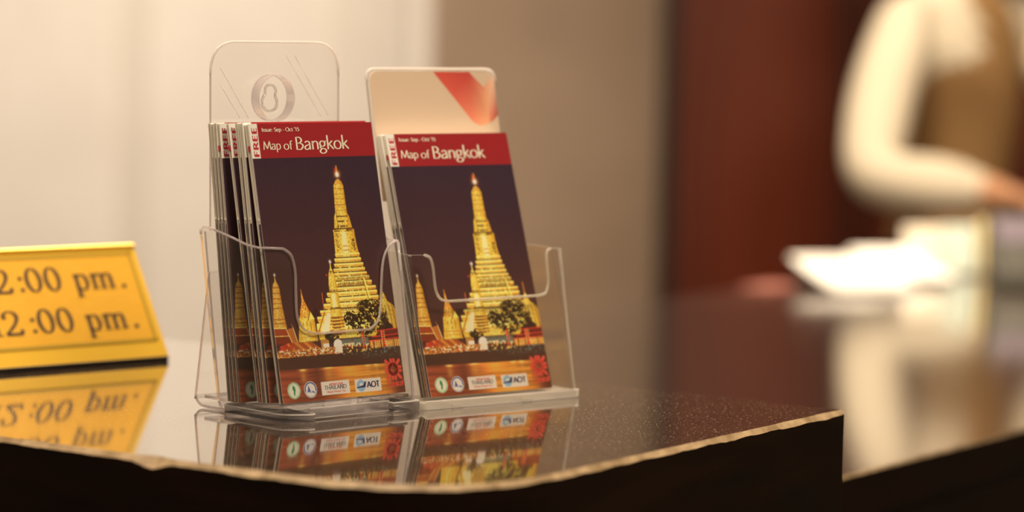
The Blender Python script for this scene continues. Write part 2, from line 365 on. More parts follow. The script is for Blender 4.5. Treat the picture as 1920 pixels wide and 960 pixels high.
# ------------------------------------------------------------------ brochure cover print (118 x 204 mm), painted on a fine grid of points
CW, CH = .118, .204
def cover_print():
    K = 5; w_, h_ = 118*K, 204*K
    uu, vv = np.meshgrid((np.arange(w_)+.5)/K, (np.arange(h_)+.5)/K)
    img = np.zeros((h_, w_, 3)); rs = np.random.RandomState(3)
    def nz(su, sv, seed=0):
        r = np.random.RandomState(seed); gu, gv = int(118/su)+3, int(204/sv)+3; g = r.rand(gv, gu)
        a, b = uu/su, vv/sv; i, j = a.astype(int), b.astype(int); s, t = a-i, b-j; s = s*s*(3-2*s); t = t*t*(3-2*t)
        return (g[j, i]*(1-s)+g[j, i+1]*s)*(1-t) + (g[j+1, i]*(1-s)+g[j+1, i+1]*s)*t
    def put(mask, col, a=1.0):
        m = (np.clip(mask, 0, 1)*a)[..., None]; img[:] = img*(1-m) + np.asarray(col, float)*m
    def pol(p):
        m = np.zeros((h_, w_), bool); n = len(p)
        for i in range(n):
            (x0, y0), (x1, y1) = p[i], p[(i+1) % n]
            if y0 == y1: continue
            c = ((y0 > vv) != (y1 > vv)) & (uu < (x1-x0)*(vv-y0)/(y1-y0)+x0); m ^= c
        return m.astype(float)
    def rect(a, b, c, d): return ((uu >= a) & (uu <= b) & (vv >= c) & (vv <= d)).astype(float)
    def ell(cx, cy, rx, ry): return (((uu-cx)/rx)**2 + ((vv-cy)/ry)**2 <= 1).astype(float)
    def glow(cx, cy, rx, ry): return np.exp(-(((uu-cx)/rx)**2 + ((vv-cy)/ry)**2))
    def line(x0, y0, x1, y1, wd):
        dx, dy = x1-x0, y1-y0; t = np.clip(((uu-x0)*dx+(vv-y0)*dy)/(dx*dx+dy*dy), 0, 1)
        return (np.hypot(uu-x0-t*dx, vv-y0-t*dy) < wd/2).astype(float)
    def prof(rows):
        v_ = [r[0] for r in rows]; L = np.interp(vv, v_, [r[1] for r in rows], left=999, right=999); R = np.interp(vv, v_, [r[2] for r in rows], left=-999, right=-999)
        return ((uu >= L) & (uu <= R)).astype(float), L, R
    # night sky
    t = np.clip((vv-25)/140, 0, 1)[..., None]
    img[:] = np.array((52, 30, 33))*(1-t) + np.array((74, 38, 26))*t
    put(np.clip((uu-60)/60, 0, 1)*np.clip(1-(vv-25)/90, 0, 1), (48, 31, 37), .6)
    img *= (1+.10*(nz(.6, .6, 1)-.5))[..., None]
    fine = nz(.5, .5, 11); fine2 = nz(.9, .7, 12); med = nz(3, 2, 13)
    gold = np.array((222, 168, 52)); lite = np.array((246, 214, 110)); dark = np.array((84, 44, 16)); mid = np.array((186, 118, 30))
    def tower(rows, g=gold, l=lite, d=dark, spk=.70):
        m, L, R = prof(rows); put(m, g); c = np.clip((uu-L)/np.maximum(R-L, .1), 0, 1)
        put(m*np.clip(1-abs(c-.42)/.35, 0, 1)*(.35+.5*med), l, .75)
        put(m*(fine > spk), d, .40); put(m*(fine2 > .74), mid, .45); put(m*(c > .86), mid, .55); return m, c
    # far roof
    put(pol([(41.4, 135.8), (36.3, 143), (44.5, 143)]), (58, 30, 20))
    put(line(49.2, 125.7, 49.1, 138, .7), (176, 80, 30)); put(line(107, 119.9, 107.4, 131, .8), (196, 110, 40)); put(line(100.5, 127, 101, 134, .6), (150, 70, 30))
    # great spire
    rows = [(42.3, 77.4, 78.6), (44, 75, 81), (47.3, 73.1, 82.4), (56, 72.4, 82.6), (67.6, 71.5, 82.8), (68, 71.2, 83), (70.5, 70, 84.3), (79, 68.8, 86), (80, 67.4, 87.3), (81.3, 67.2, 87.7), (83, 67.5, 87.5), (92, 66.9, 88.3), (97.8, 66.8, 89.3)]
    m, c = tower(rows)
    for y in (49.6, 53.6, 57.2, 61.5, 65.8): put(m*rect(0, 118, y-.28, y+.28), (150, 74, 26), .85)
    put(m*rect(0, 118, 42, 46.5)*(fine > .35), (176, 96, 30), .7)
    for u in np.arange(73.8, 83, 1.25): put(m*rect(u-.16, u+.16, 47.5, 67), mid, .5)
    for y, t_ in ((70.3, .5), (74, .6), (77.6, .5)): put(m*rect(72, 82.5, y-t_, y+t_)*(nz(.8, 3, 21) > .3), dark, .9)
    put(m*rect(0, 118, 78.9, 79.7), dark, .9); put(m*rect(68, 73.5, 79.5, 81.6)*(fine > .3), dark, .85); put(m*rect(80, 86, 79.5, 81.6)*(fine > .3), dark, .85)
    put(m*rect(72.2, 72.7, 67, 79), dark, .6); put(m*rect(82.8, 83.2, 67, 79), (190, 80, 30), .7)
    put(m*rect(74.5, 80.5, 82, 97.5)*np.clip(1-abs(uu-77.2)/3.4, 0, 1), (255, 234, 140), .9)
    put(m*rect(69, 72, 83, 97)*(fine2 > .6), dark, .6); put(m*rect(83.5, 86.5, 86, 96)*(fine2 > .5), dark, .75)
    put(m*rect(75, 80, 92, 92.8)*(fine > .4), (170, 70, 20), .8); put(m*rect(75, 80, 95, 96)*(fine > .4), (150, 60, 20), .8)
    # stepped tiers
    tiers = [(97.6, 66.4, 89.8), (101.2, 65.2, 90.6), (105, 64.3, 92.2), (108.6, 63.2, 93.2), (112, 63.6, 94.6), (114.9, 63.4, 96.4), (118.4, 63.2, 98.2), (122.6, 57, 101.6), (126, 54, 102.2), (130, 52.2, 103.4), (134, 49.6, 104.8), (138.6, 45.5, 107), (143, 42, 109), (148, 40.6, 112), (160, 40, 116)]
    for i in range(len(tiers)-1):
        (y0, a0, b0), (y1, a1, b1) = tiers[i], tiers[i+1]
        m, c = tower([(y0, a0+.4, b0-.4), (y0+.5, a0-.3, b0+.3), (y0+(y1-y0)*.55, a0-.1, b0+.1), (y1+.2, a0+1, b0-1)], spk=.72)
        put(m*(vv < y0+(y1-y0)*.4), lite, .55)
        if y0 < 136: put(m*(vv > y1-.75)*(nz(1.3, 9, 30+i) > .22), dark, .92)
        put(m*(np.abs(vv-(y0+(y1-y0)*.5)) < .3)*(nz(2, 9, 50+i) > .4), (200, 96, 36), .6)
    for u in np.arange(66, 96, 1.35): put(rect(u-.35, u+.3, 115.2, 117.2)*(fine > .25), dark, .85)
    for u in np.arange(66, 94, 1.1): put(rect(u-.3, u+.25, 119, 121.8)*(fine2 > .25), dark, .9)
    for u in np.arange(64, 88, 1.1): put(rect(u-.3, u+.25, 137.4, 140)*(fine2 > .25), dark, .9)
    for u in np.arange(62, 90, 1.5): put(rect(u-.4, u+.3, 141.4, 142.2), dark, .7)
    put(line(91, 117, 95, 136, 1.6), (236, 190, 80), .9); put(line(90, 117, 94, 136, .5), dark, .8)
    # small spire before the tiers
    m, c = tower([(104.6, 60.2, 60.8), (108, 59.7, 61), (110, 58.6, 62.2), (112.5, 57.6, 63.4), (120, 56.6, 64), (129, 56.4, 64.6), (140, 55.4, 65.4), (152, 54.6, 66.5)])
    put(m*rect(0, 118, 110, 112.2)*(fine > .4), dark, .6)
    put(m*rect(57.5, 63, 127, 137.5)*np.clip(1-abs(uu-60)/2.6, 0, 1), (255, 232, 140), .9); put(m*rect(0, 118, 124, 126)*(fine > .35), dark, .6); put(m*rect(0, 118, 137, 138.4)*(fine > .3), dark, .8)
    put(glow(60.5, 103.4, 1.1, 1.3), (255, 232, 190)); put(glow(55.6, 113, .7, .7), (230, 60, 30))
    # stairs
    for y in np.arange(144.5, 157, 2.4): put(rect(52.5, 67, y-.5, y+.4)*(med > .25), (150, 66, 22), .85); put(rect(56, 63, y+.2, y+1.0), dark, .6)
    put(pol([(51.5, 141), (55, 141), (51.6, 156), (43, 156)]), (250, 214, 130)); put(line(49.5, 140, 41, 155.5, 1), (170, 84, 26))
    # flame on top
    put(glow(78, 38.6, 3.2, 3.4), (150, 70, 24), .8); put(glow(77.2, 35.5, 1.3, 2.2), (214, 60, 20)); put(line(77.9, 32.5, 77.9, 37, .5), (240, 150, 60)); put(glow(77.9, 39, 2.0, 2.0), (255, 226, 160)); put(ell(77.9, 39, 1.3, 1.6), (255, 244, 210))
    # left spire
    m, c = tower([(112, 6.7, 7.3), (115.5, 6.2, 7.8), (117, 4.8, 8.8), (120, 3.6, 10), (132, 2.4, 10.6), (140, 1.4, 11.4), (147, .6, 12.2), (149.5, .2, 12.6)], np.array((216, 148, 48)))
    for y in (120, 124, 128, 131.5, 135, 143, 146): put(m*rect(0, 118, y-.3, y+.3), (150, 70, 24), .8)
    put(glow(7, 110.7, .9, 1.1), (255, 226, 180))
    # left roofs
    put(pol([(0, 149.2), (11.3, 149.8), (13.7, 155), (0, 154.5)]), (150, 58, 24)); put(pol([(0, 155.2), (13.7, 155.6), (15.8, 161), (0, 161)]), (118, 44, 20))
    put(pol([(12.4, 150.4), (18, 149.7), (20.8, 161), (16, 161), (14, 155.5)]), (176, 92, 34)); put(line(18, 149.2, 21, 161, .6), (236, 190, 110)); put(line(0, 149.2, 11.4, 149.7, .8), (238, 186, 90)); put(line(0, 155, 13.8, 155.4, .7), (226, 160, 70)); put(line(11.5, 149.8, 15.8, 160.5, .7), (236, 176, 90)); put(line(17, 147, 18, 150, .5), (190, 110, 50))
    # pavilion with spire
    m, c = tower([(122, 29.4, 29.8), (130, 29.2, 31.2), (134, 28.2, 33.2), (137.3, 26.7, 34.8), (140, 26.4, 36), (143, 25.2, 38), (144, 24.3, 39), (152, 23.4, 39.4), (160.5, 21.8, 40)], spk=.75)
    put(m*(vv < 143)*(fine > .42), (190, 92, 26), .8)
    put(pol([(36, 138.6), (39.4, 144.6), (33.4, 144.4)]), (236, 188, 76)); put(line(36, 138.4, 33, 145, .7), (110, 50, 18))
    for u in (28, 31.6, 35): put(rect(u-.45, u+.45, 146.5, 153)*(med > .2), (150, 84, 20), .85)
    put(rect(22.5, 40, 154.3, 155), (190, 110, 40), .8); put(rect(22, 40, 157, 157.6), (190, 110, 40), .7)
    # pavilion on the right
    m, c = tower([(128, 107, 108), (131, 106, 109.5), (135, 104.5, 111), (138, 103.5, 116), (142, 102.5, 118), (158, 102, 118)], spk=.7)
    for u in (110, 113.6, 117): put(line(u-2, 138, u, 156, .9), (140, 74, 20), .8)
    put(pol([(101, 133), (106, 137), (103, 146), (99, 146)]), (214, 160, 60))
    # trees
    leaf = nz(.75, .75, 77); leaf2 = nz(2.2, 2.0, 78)
    def tree(cx, cy, rx, ry, dens=.45, col=(46, 28, 14)):
        d = ((uu-cx)/rx)**2 + ((vv-cy)/ry)**2; put((d < 1.0)*((leaf*.55+leaf2*.45) > .30+dens*.42*np.clip(d, .25, 1)), col, .95)
    tree(93, 138, 12.5, 5.6, .36); tree(75, 147.5, 8.5, 8, .62); tree(84, 150, 7, 9, .42); tree(94, 148.5, 11, 9, .60); tree(85, 155.5, 9, 5, .5); tree(104, 146, 7, 6, .66); tree(53.2, 158.8, 7, 4.6, .38)
    put(pol([(108, 148), (114, 156), (100, 156)]), (70, 34, 18)); tree(104, 154, 9, 4, .5)
    # right hall
    put(pol([(98.3, 156.3), (118, 155.5), (118, 160.2), (95.2, 160.8)]), (104, 34, 20)); put(pol([(93, 161), (118, 160.2), (118, 163), (88.5, 164)]), (86, 34, 20))
    for a, b in ((156.2, .7), (160.4, .8), (163.2, .9)): put(line(97-(a-156)*1.2, a+.5, 118, a-.4, b), (206, 52, 30))
    put(rect(89, 118, 163.9, 169.6), (232, 160, 66))
    for u in np.arange(89.5, 118, 1.9): put(rect(u, u+.75, 164, 169.8)*(med > .3), (170, 64, 26), .9)
    for u in (92.5, 99.4, 112): put(rect(u, u+.7, 164, 172), (66, 40, 24))
    for u0, a, b in ((83.4, 157, 168), (102.6, 157, 168)):
        put(line(u0-.6, a, u0+.4, b, 2.6), (196, 44, 26))
        for y in np.arange(a+.6, b, 1.8): put(glow(u0-1.3, y, .5, .5), (255, 226, 120)); put(glow(u0+1.3, y, .5, .5), (255, 226, 120))
    # awnings, crowd and lamps at the water
    aw = pol([(2.5, 166), (4.5, 162.2), (12, 160.6), (21.6, 160.4), (34, 161), (41.5, 166)]); put(aw, (156, 70, 26)); put(aw*(np.sin((uu*.75-vv*.9)) > .2), (206, 120, 44), .8); put(aw*rect(2, 16, 160, 166)*(med > .4), (180, 40, 24), .7)
    put(rect(42.5, 50, 160.5, 170.5), (176, 112, 48)); put(rect(44.5, 50, 163, 167), (246, 220, 160)); put(ell(58.5, 165, 4.4, 4.6)*(vv < 169), (222, 214, 176)); put(rect(55.5, 61.5, 165, 171)*(fine2 > .42), (120, 100, 70))
    cw = rect(0, 62, 165.8, 171.2); put(cw, (206, 128, 46)); put(cw*(fine > .56), (100, 42, 20), .9); put(cw*(nz(1.0, .9, 90) > .74), (255, 230, 150)); put(cw*(nz(1.3, 1.1, 91) > .80), (190, 50, 28)); put(rect(55, 62, 163, 170.5)*(med > .35), (230, 214, 170), .8)
    cr_ = rect(62, 118, 165.5, 173.6)*(uu < 88) + rect(86, 118, 169, 173.6); put(cr_*(fine2 > .25), (74, 46, 26), .9); put(rect(62, 88, 161, 166)*(med > .4), (110, 116, 90), .7)
    put(rect(62, 90, 164, 171)*(nz(1.4, 1.6, 92) > .68), (240, 170, 70)); put(rect(62, 90, 163.5, 170)*(nz(1.2, 1.2, 93) > .78), (206, 60, 34)); put(rect(62, 118, 169, 174.5)*(nz(1.5, 1.2, 94) > .70), (104, 112, 96), .8)
    for i in range(26): put(glow(62+rs.rand()*26, 164+rs.rand()*2.4, .55, .55), (255, 226, 150))
    for i in range(22): put(glow(1+rs.rand()*60, 165+rs.rand()*5, .55, .55), (255, 232, 170))
    # quay
    put(pol([(0, 171.2), (50, 170.8), (62, 172.8), (118, 173.4), (118, 182), (0, 182)]), (74, 42, 26)); put(rect(80, 118, 173, 176)*(fine2 > .6), (96, 88, 70), .6)
    # river
    rv = vv-(179.6+uu*.014); m = (rv > 0).astype(float); st = nz(16, 1.1, 101); st2 = nz(30, 2.4, 102)
    t = np.clip((uu-35)/30, 0, 1)*np.clip((112-uu)/14, 0, 1)
    base = np.array((126, 56, 30))*(1-t[..., None]) + np.array((196, 114, 38))*t[..., None]
    base = base*(.72+.5*st+.25*st2)[..., None]
    img[:] = img*(1-m[..., None]) + np.clip(base, 0, 255)*m[..., None]
    put(m*rect(26, 42, 180, 200)*np.clip(1-abs(uu-35)/9, 0, 1), (96, 46, 26), .7); put(m*np.clip((vv-200)/6, 0, 1)*np.clip(1-abs(uu-30)/60, 0, 1), (160, 76, 30), .6); put(m*np.clip((uu-104)/10, 0, 1), (88, 44, 28), .8)
    for u, y, s in ((22.2, 180.8, 3.2), (46.2, 180.6, 4.2), (84, 181.4, 2.5), (92.4, 181.6, 2.5)):
        put(m*glow(u, y, s, 1.0), (250, 196, 90)); put(m*glow(u, y+5, s*.8, 5), (206, 140, 52), .55)
    # logo patches
    def disc(cx, cy, r1, rim, inner):
        put(ell(cx, cy, 6, 6), (226, 218, 184)); put(ell(cx, cy, 5.6, 5.6)-ell(cx, cy, 4.3, 4.3), rim); put(ell(cx, cy, 4.2, 4.2), inner)
    disc(11.8, 195, 6, (180, 190, 130), (222, 218, 180)); put(ell(11.8, 195, 5.7, 5.7)-ell(11.8, 195, 5.35, 5.35), (70, 110, 50)); put(pol([(11.2, 191), (13, 192.4), (13.2, 195), (12.2, 199), (11.2, 198), (11.4, 195.4), (10.4, 193.6)]), (44, 120, 50))
    disc(27.2, 195.3, 6, (226, 218, 200), (226, 214, 190)); put((ell(27.2, 195.3, 5.6, 5.6)-ell(27.2, 195.3, 4.5, 4.5))*(vv < 196.5), (70, 70, 110)); put(ell(27.2, 195.3, 5.6, 5.6)-ell(27.2, 195.3, 5.2, 5.2), (80, 80, 116)); put(pol([(25.6, 192), (27.2, 196.8), (24.2, 196.8)]), (70, 70, 110)); put(pol([(28, 196), (31.2, 197.2), (31, 198), (29, 197.6)]), (80, 80, 116)); put(line(23.2, 197, 30, 197.4, .35), (80, 80, 116))
    put(rect(37.4, 64.2, 190.6, 200.3), (226, 204, 166)); put(rect(69.6, 94.7, 191, 200.7), (230, 206, 168))
    gl = ell(75.4, 195.9, 4.3, 4.3)*rect(70, 80, 191.4, 200.2); put(gl, (66, 116, 170)); put(gl*((vv*1.25 % 1) < .38), (210, 206, 190), .8); put(ell(75.6, 195.2, 1.6, 1.2), (236, 226, 200)); put(pol([(70.8, 197), (77.6, 195.6), (79, 193.2), (80.6, 193.0), (79.4, 197.2), (71, 197.6)]), (44, 36, 66))
    # white corner strip and red band
    put(rect(0, 118, 0, 25.6), (138, 28, 26)); put(rect(0, 8.1, 0, 25.6), (212, 186, 150)); put(rect(0, .6, 25.6, 204), (200, 170, 140), .7)
    img = np.clip(img, 0, 255)
    img = (img.reshape(h_//2, 2, w_//2, 2, 3)).mean((1, 3)); return img
IMG = cover_print()
def cover_mesh():
    h_, w_ = IMG.shape[:2]
    xs = np.linspace(0, CW, w_); zs = np.linspace(CH, 0, h_)
    co = np.zeros((h_, w_, 3), np.float32); co[..., 0] = xs[None]-CW/2; co[..., 2] = zs[:, None]
    me = bpy.data.meshes.new('cover'); nv = h_*w_; nf = (h_-1)*(w_-1)
    i = (np.arange(h_-1)[:, None]*w_ + np.arange(w_-1)[None]).ravel()
    q = np.stack([i, i+w_, i+w_+1, i+1], 1).astype(np.int32)
    me.vertices.add(nv); me.vertices.foreach_set('co', co.ravel())
    me.loops.add(nf*4); me.loops.foreach_set('vertex_index', q.ravel())
    me.polygons.add(nf); me.polygons.foreach_set('loop_start', np.arange(0, nf*4, 4, dtype=np.int32)); me.update(calc_edges=True)
    lin = np.clip(srgb(*[0, 0, 0]) + np.where(IMG/255 <= .04045, IMG/255/12.92, ((IMG/255+.055)/1.055)**2.4)/WHITE, 0, .95)
    at = me.color_attributes.new('print', 'FLOAT_COLOR', 'POINT')
    at.data.foreach_set('color', np.concatenate([lin.reshape(-1, 3), np.ones((nv, 1))], 1).astype(np.float32).ravel())
    m = mat('printed_cover', (1, 1, 1), .38, spec=.35); a = nd(m, 'ShaderNodeVertexColor'); a.layer_name = 'print'
    ln(m, a.outputs[0], bsdf(m).inputs['Base Color']); me.materials.append(m); return me
COVER = cover_mesh()
M['cream'] = mat('cream_print', alb(224, 192, 144), .45, spec=.3)
M['redink'] = mat('red_print', alb(172, 40, 44), .45, spec=.3)
M['coral'] = mat('coral_print', (.88, .11, .08), .45, spec=.3)
M['navy'] = mat('navy_print', alb(52, 42, 66), .45, spec=.3)
M['brownink'] = mat('brown_print', alb(70, 50, 50), .45, spec=.3)
def side_paper():
    """folded map edges: white paper, with the dark print bleeding over the fold from 73 mm down"""
    m = mat('folded_paper_edge', (.8, .78, .74), .6, spec=.2)
    tc = nd(m, 'ShaderNodeTexCoord'); sp = nd(m, 'ShaderNodeSeparateXYZ'); ln(m, tc.outputs['Object'], sp.inputs[0])
    rp = nd(m, 'ShaderNodeValToRGB'); rp.color_ramp.interpolation = 'CONSTANT'; e = rp.color_ramp.elements
    e[0].position = 0; e[0].color = (.05, .035, .05, 1); e[1].position = .64; e[1].color = (.84, .80, .74, 1)
    mu = nd(m, 'ShaderNodeMath', operation='DIVIDE'); mu.inputs[1].default_value = .204; ln(m, sp.outputs[2], mu.inputs[0]); ln(m, mu.outputs[0], rp.inputs[0])
    ln(m, rp.outputs[0], bsdf(m).inputs['Base Color']); return m
M['spine'] = side_paper()
M['fold'] = mat('pale_fold', (.58, .50, .40), .6)
def panel_mesh(y0, y1, inset, sm=None):
    """one folded leaf: a thin slab with a soft folded left edge"""
    o = [(-CW/2+inset+.0004, y0), (CW/2-.0002, y0), (CW/2-.0002, y1), (-CW/2+inset+.0004, y1), (-CW/2+inset, (y0+y1)/2)]
    n = len(o); v = [(a, b, 0.0003) for a, b in o] + [(a, b, CH-.0002) for a, b in o]
    f = [list(range(n-1, -1, -1)), [n+i for i in range(n)]] + [[i, (i+1) % n, n+(i+1) % n, n+i] for i in range(n)]
    mi = [0, 0] + [0, 0, 0, 1, 1]; me = mesh('folded_leaf', v, f, mi); fixn(me)
    me.materials.append(M['paper']); me.materials.append(sm or M['spine']); return me
def leaf_set(th):
    k = 3; out = []
    for i in range(k):
        a = .0002 + th*i/k; b = .0002 + th*(i+1)/k - .00018; out.append(panel_mesh(a, b, [.0002, .0009, .0000][i], M['fold'] if i == 2 else None))
    return out
LEAVES = {}
def uvf(u0, v0): return lambda a, b: (u0/1e3 - CW/2 + a, CH - v0/1e3 + b)
def cover_texts():
    """meshes of the printed lettering on the cover, made once"""
    T = {}
    tmp = empty('tmp')
    a = text_shapes("Issue: Sep - Oct '15", .0028, .92, .13, .09); sx = 35.5/(a[2]*1e3)
    T['issue_text'] = put_text('issue_text', [([Vector((p.x*sx, p.y)) for p in a[0]], a[1], uvf(11.6, 5.9))], M['cream'], tmp, -.00018)
    it = []
    for txt, h, u0, u1, v0 in (('Map', 6.3, 11.2, 28.0, 19.2), ('of', 6.3, 30.4, 38.6, 19.4), ('Bangkok', 9.5, 41.6, 92.8, 19.8)):
        a = text_shapes(txt, h/1e3, 1, .105, .055); sx = (u1-u0)/(a[2]*1e3); it.append(([Vector((p.x*sx, p.y)) for p in a[0]], a[1], uvf(u0, v0)))
    T['title_text'] = put_text('title_text', it, M['cream'], tmp, -.00018)
    a = text_shapes('FREE', .0046, 1, .2, .15, .12); s = 22.4/(a[2]*1e3)
    T['free_text'] = put_text('free_text', [([Vector((-p.y, p.x*s)) for p in a[0]], a[1], uvf(6.9, 24.2))], M['redink'], tmp, -.00018)
    a = text_shapes('THAILAND', .0030, 1, .13, .09, .06); s = 21.2/(a[2]*1e3)
    T['thailand_text'] = put_text('thailand_text', [([Vector((p.x*s, p.y)) for p in a[0]], a[1], uvf(40.2, 196.8))], M['brownink'], tmp, -.00018)
    a = text_shapes('amazing', .0019, 1, .16, .12, .16); s = 13.5/(a[2]*1e3); b = text_shapes('Always Amazes You', .0017, 1, .10, .07); s2 = 18/(b[2]*1e3)
    T['slogan_text'] = put_text('slogan_text', [([Vector((p.x*s, p.y)) for p in a[0]], a[1], uvf(45, 193.6)), ([Vector((p.x*s2 + p.y*.2, p.y)) for p in b[0]], b[1], uvf(41.8, 199.2))], M['coral'], tmp, -.00018)
    a = text_shapes('AOT', .0042, 1, .2, .15, .03); s = 12.4/(a[2]*1e3)
    T['airport_text'] = put_text('airport_text', [([Vector((p.x*s, p.y)) for p in a[0]], a[1], uvf(81, 197.8))], M['navy'], tmp, -.00018)
    # red flower mark and the handwritten word below it
    v, f = [], []
    def pill(x0, y0, x1, y1, wd):
        d = Vector((x1-x0, y1-y0)); an = math.atan2(d.y, d.x); b = len(v); pts = []
        for i in range(9): t = an+math.pi/2+math.pi*i/8; pts.append(Vector((x0+wd/2*math.cos(t), y0+wd/2*math.sin(t))))
        for i in range(9): t = an-math.pi/2+math.pi*i/8; pts.append(Vector((x1+wd/2*math.cos(t), y1+wd/2*math.sin(t))))
        v.extend(pts); f.append(list(range(b, b+len(pts))))
    for a_, r1 in ((45, 9.2), (135, 9.2), (225, 9.2), (315, 9.2)): pill(3.6*math.cos(math.radians(a_)), 3.6*math.sin(math.radians(a_)), r1*math.cos(math.radians(a_)), r1*math.sin(math.radians(a_)), 2.5)
    for x in (-1.35, 1.35):
        for s_ in (-1, 1): pill(x, s_*3.2, x*1.05, s_*7.1, 2.4); pill(s_*3.2, x, s_*7.1, x*1.05, 2.4)
    ring = [Vector(p) for p in arc(0, 0, 3.7, 3.7, 0, 360, 24)]; ribbon(ring, lambda t: 2.6, v, f)
    T['flower_mark'] = put_text('flower_mark', [([p/1e3 for p in v], f, uvf(108.3, 186.2))], M['coral'], tmp, -.00016)
    a = text_shapes('Central', .0046, 1, .19, .15, -.06); s = 15.5/(a[2]*1e3)
    T['script_text'] = put_text('script_text', [([Vector((p.x*s + p.y*.18, p.y + .04*p.x)) for p in a[0]], a[1], uvf(100.6, 199.2))], M['coral'], tmp, -.00018)
    ms = {k: o.data for k, o in T.items()}
    for o in T.values(): bpy.data.objects.remove(o)
    bpy.data.objects.remove(tmp); return ms
TEXTS = cover_texts()
TAB = box_mesh('red_mark', -CW/2-.00025, -CW/2+.0004, .0012, .0030, .184, .188); TAB.materials.append(M['redink'])
STAP = box_mesh('fold_notch', -CW/2-.00035, -CW/2+.0006, .0010, .0020, .1335, .1347); STAP.materials.append(M['cream'])
def brochure(frame, d0, z0, tilt, th, label, group, full=True, dx=0):
    """folded city map standing in a holder; frame = (x, y, angle) of the holder"""
    fx, fy, th_ = frame; ww = (math.cos(th_), math.sin(th_)); bb = (-math.sin(th_), math.cos(th_))
    o = empty('folded_map', (fx + bb[0]*d0/1e3 + ww[0]*dx/1e3, fy + bb[1]*d0/1e3 + ww[1]*dx/1e3, TZ+z0/1e3), (-math.radians(tilt), 0, th_), label, 'map', group)
    c = obj('cover', COVER, o)
    if th not in LEAVES: LEAVES[th] = leaf_set(th/1e3)
    for me in LEAVES[th]: obj('folded_leaf', me, o)
    for k, me in TEXTS.items():
        if full or k in ('free_text', 'issue_text', 'title_text'): obj(k, me, c)
    if full: obj('red_mark', TAB, o)
    obj('fold_notch', STAP, o)
    return o
# ------------------------------------------------------------------ brochure holders
F1 = (-.11922, 2.17792, .7668); F2 = (-.0123, 2.26459, .68385)
mm = lambda x, d, z: (x/1e3, d/1e3, z/1e3)
def poly_round(pts, r, n=6):
    """round the corners of a closed polygon; r may be one radius or one for each point"""
    out = []; N = len(pts)
    for i in range(N):
        rr = r[i] if isinstance(r, (list, tuple)) else r
        a, b, c = Vector(pts[i-1]), Vector(pts[i]), Vector(pts[(i+1) % N])
        if rr <= 0: out.append(tuple(b)); continue
        u = (a-b).normalized(); w_ = (c-b).normalized(); ang = u.angle(w_); t = min(rr/math.tan(ang/2), (a-b).length*.49, (c-b).length*.49)
        p0 = b+u*t; p1 = b+w_*t
        for k in range(n+1):
            s = k/n; out.append(tuple((1-s)**2*p0 + 2*s*(1-s)*b + s*s*p1))
    return out
def smooth2(p, n=5): return [tuple(a) for a in catmull(p, n)]

def tilted(d0, z0, t, sgn=-1):
    s_, c_ = math.sin(math.radians(t)), math.cos(math.radians(t))
    return lambda x, s, w_: mm(x, d0 + s*s_ + sgn*w_*c_, z0 + s*c_ - sgn*w_*s_)
SA = [M['acr'], M['edge']]; SB = [M['acr2'], M['edge2']]
# left holder
h1 = empty('brochure_holder', (F1[0], F1[1], TZ), (0, 0, F1[2]), 'clear acrylic brochure holder with rounded header and round hanging boss, left of the pair', 'brochure holder')
fp0 = tilted(-2.2, 12.6, 12.74)
fp = lambda x, s_, w_: fp0(x+(4.5*x/62*max(s_, 0)/114 if x > 0 else 0), s_, w_)     # right wall flares slightly
o_ = [(-62, -9.5), (62, -9.5), (62, 113.6)] + smooth2([(61, 113.8), (55, 110.5), (49.5, 104), (46, 95), (43, 80), (40.5, 66), (36, 54.5), (27.5, 49)]) + smooth2([(-24, 49), (-34, 53), (-38.5, 62), (-37, 80), (-35.2, 95), (-37, 107), (-44, 112.3)]) + [(-62, 113.6)]
sheet('front_panel', o_, fp, 2.6, SA, h1, lambda a, b: abs(a) < 61.5 and b > 0)
tube('scoop_rim', [fp(a, b, 1.3) for a, b in o_[2:]], .0010, M['edge'], h1, 6)
so = [(-4.6, 3), (62, 3)] + smooth2([(66, 8), (86.5, 122), (88, 129), (86.6, 133.6), (82, 134.6), (68, 132), (52, 128.4), (38, 124.8), (26, 123.6), (21.6, 123.4)])
for sx in (-1, 1):
    sheet('side_panel', so, lambda d, z, w_, sx=sx: mm(sx*(60.6+5*max(d, 0)/88+w_)+(4.5*z/124 if sx > 0 else 0), d, z), 2.4, SA, h1, lambda d, z: z > 118 or d > 63)
    tube('side_rim', [mm(sx*(61.8+5*max(a, 0)/88)+(4.5*b/124 if sx > 0 else 0), a, b) for a, b in so[-36:]], .0009, M['edge'], h1, 6)
    if sx > 0: tube('corner_rib', [mm(sx*61.5+4.5*s/114, -5.2+s*.2205, 12.6+s*.9755) for s in (-9, 30, 70, 113)], .0011, M['edge'], h1)
bp_ = tilted(66.5, 4, 8.3, 1)
sheet('back_panel', [(-63, 0), (63, 0), (64.5, 128.5), (-64.5, 128.5)], bp_, 2.4, SA, h1)
ho = poly_round([(-58.7, 131), (64.3, 131), (64.3, 269.8), (-58.7, 269.8)], [0, 0, 24, 24], 10)
hd = lambda x, z, w_: mm(x, 86.2+(z-131)*.022+w_, z)
hp = sheet('header_panel', ho, hd, 2.4, SA, h1)
def hpt(x, z, f=0): return mm(x, 86.2+(z-131)*.022-f, z)
tube('header_rim', [hpt(a, b, -1.2) for a, b in ho[2:]], .0010, M['rim'], hp, 6)
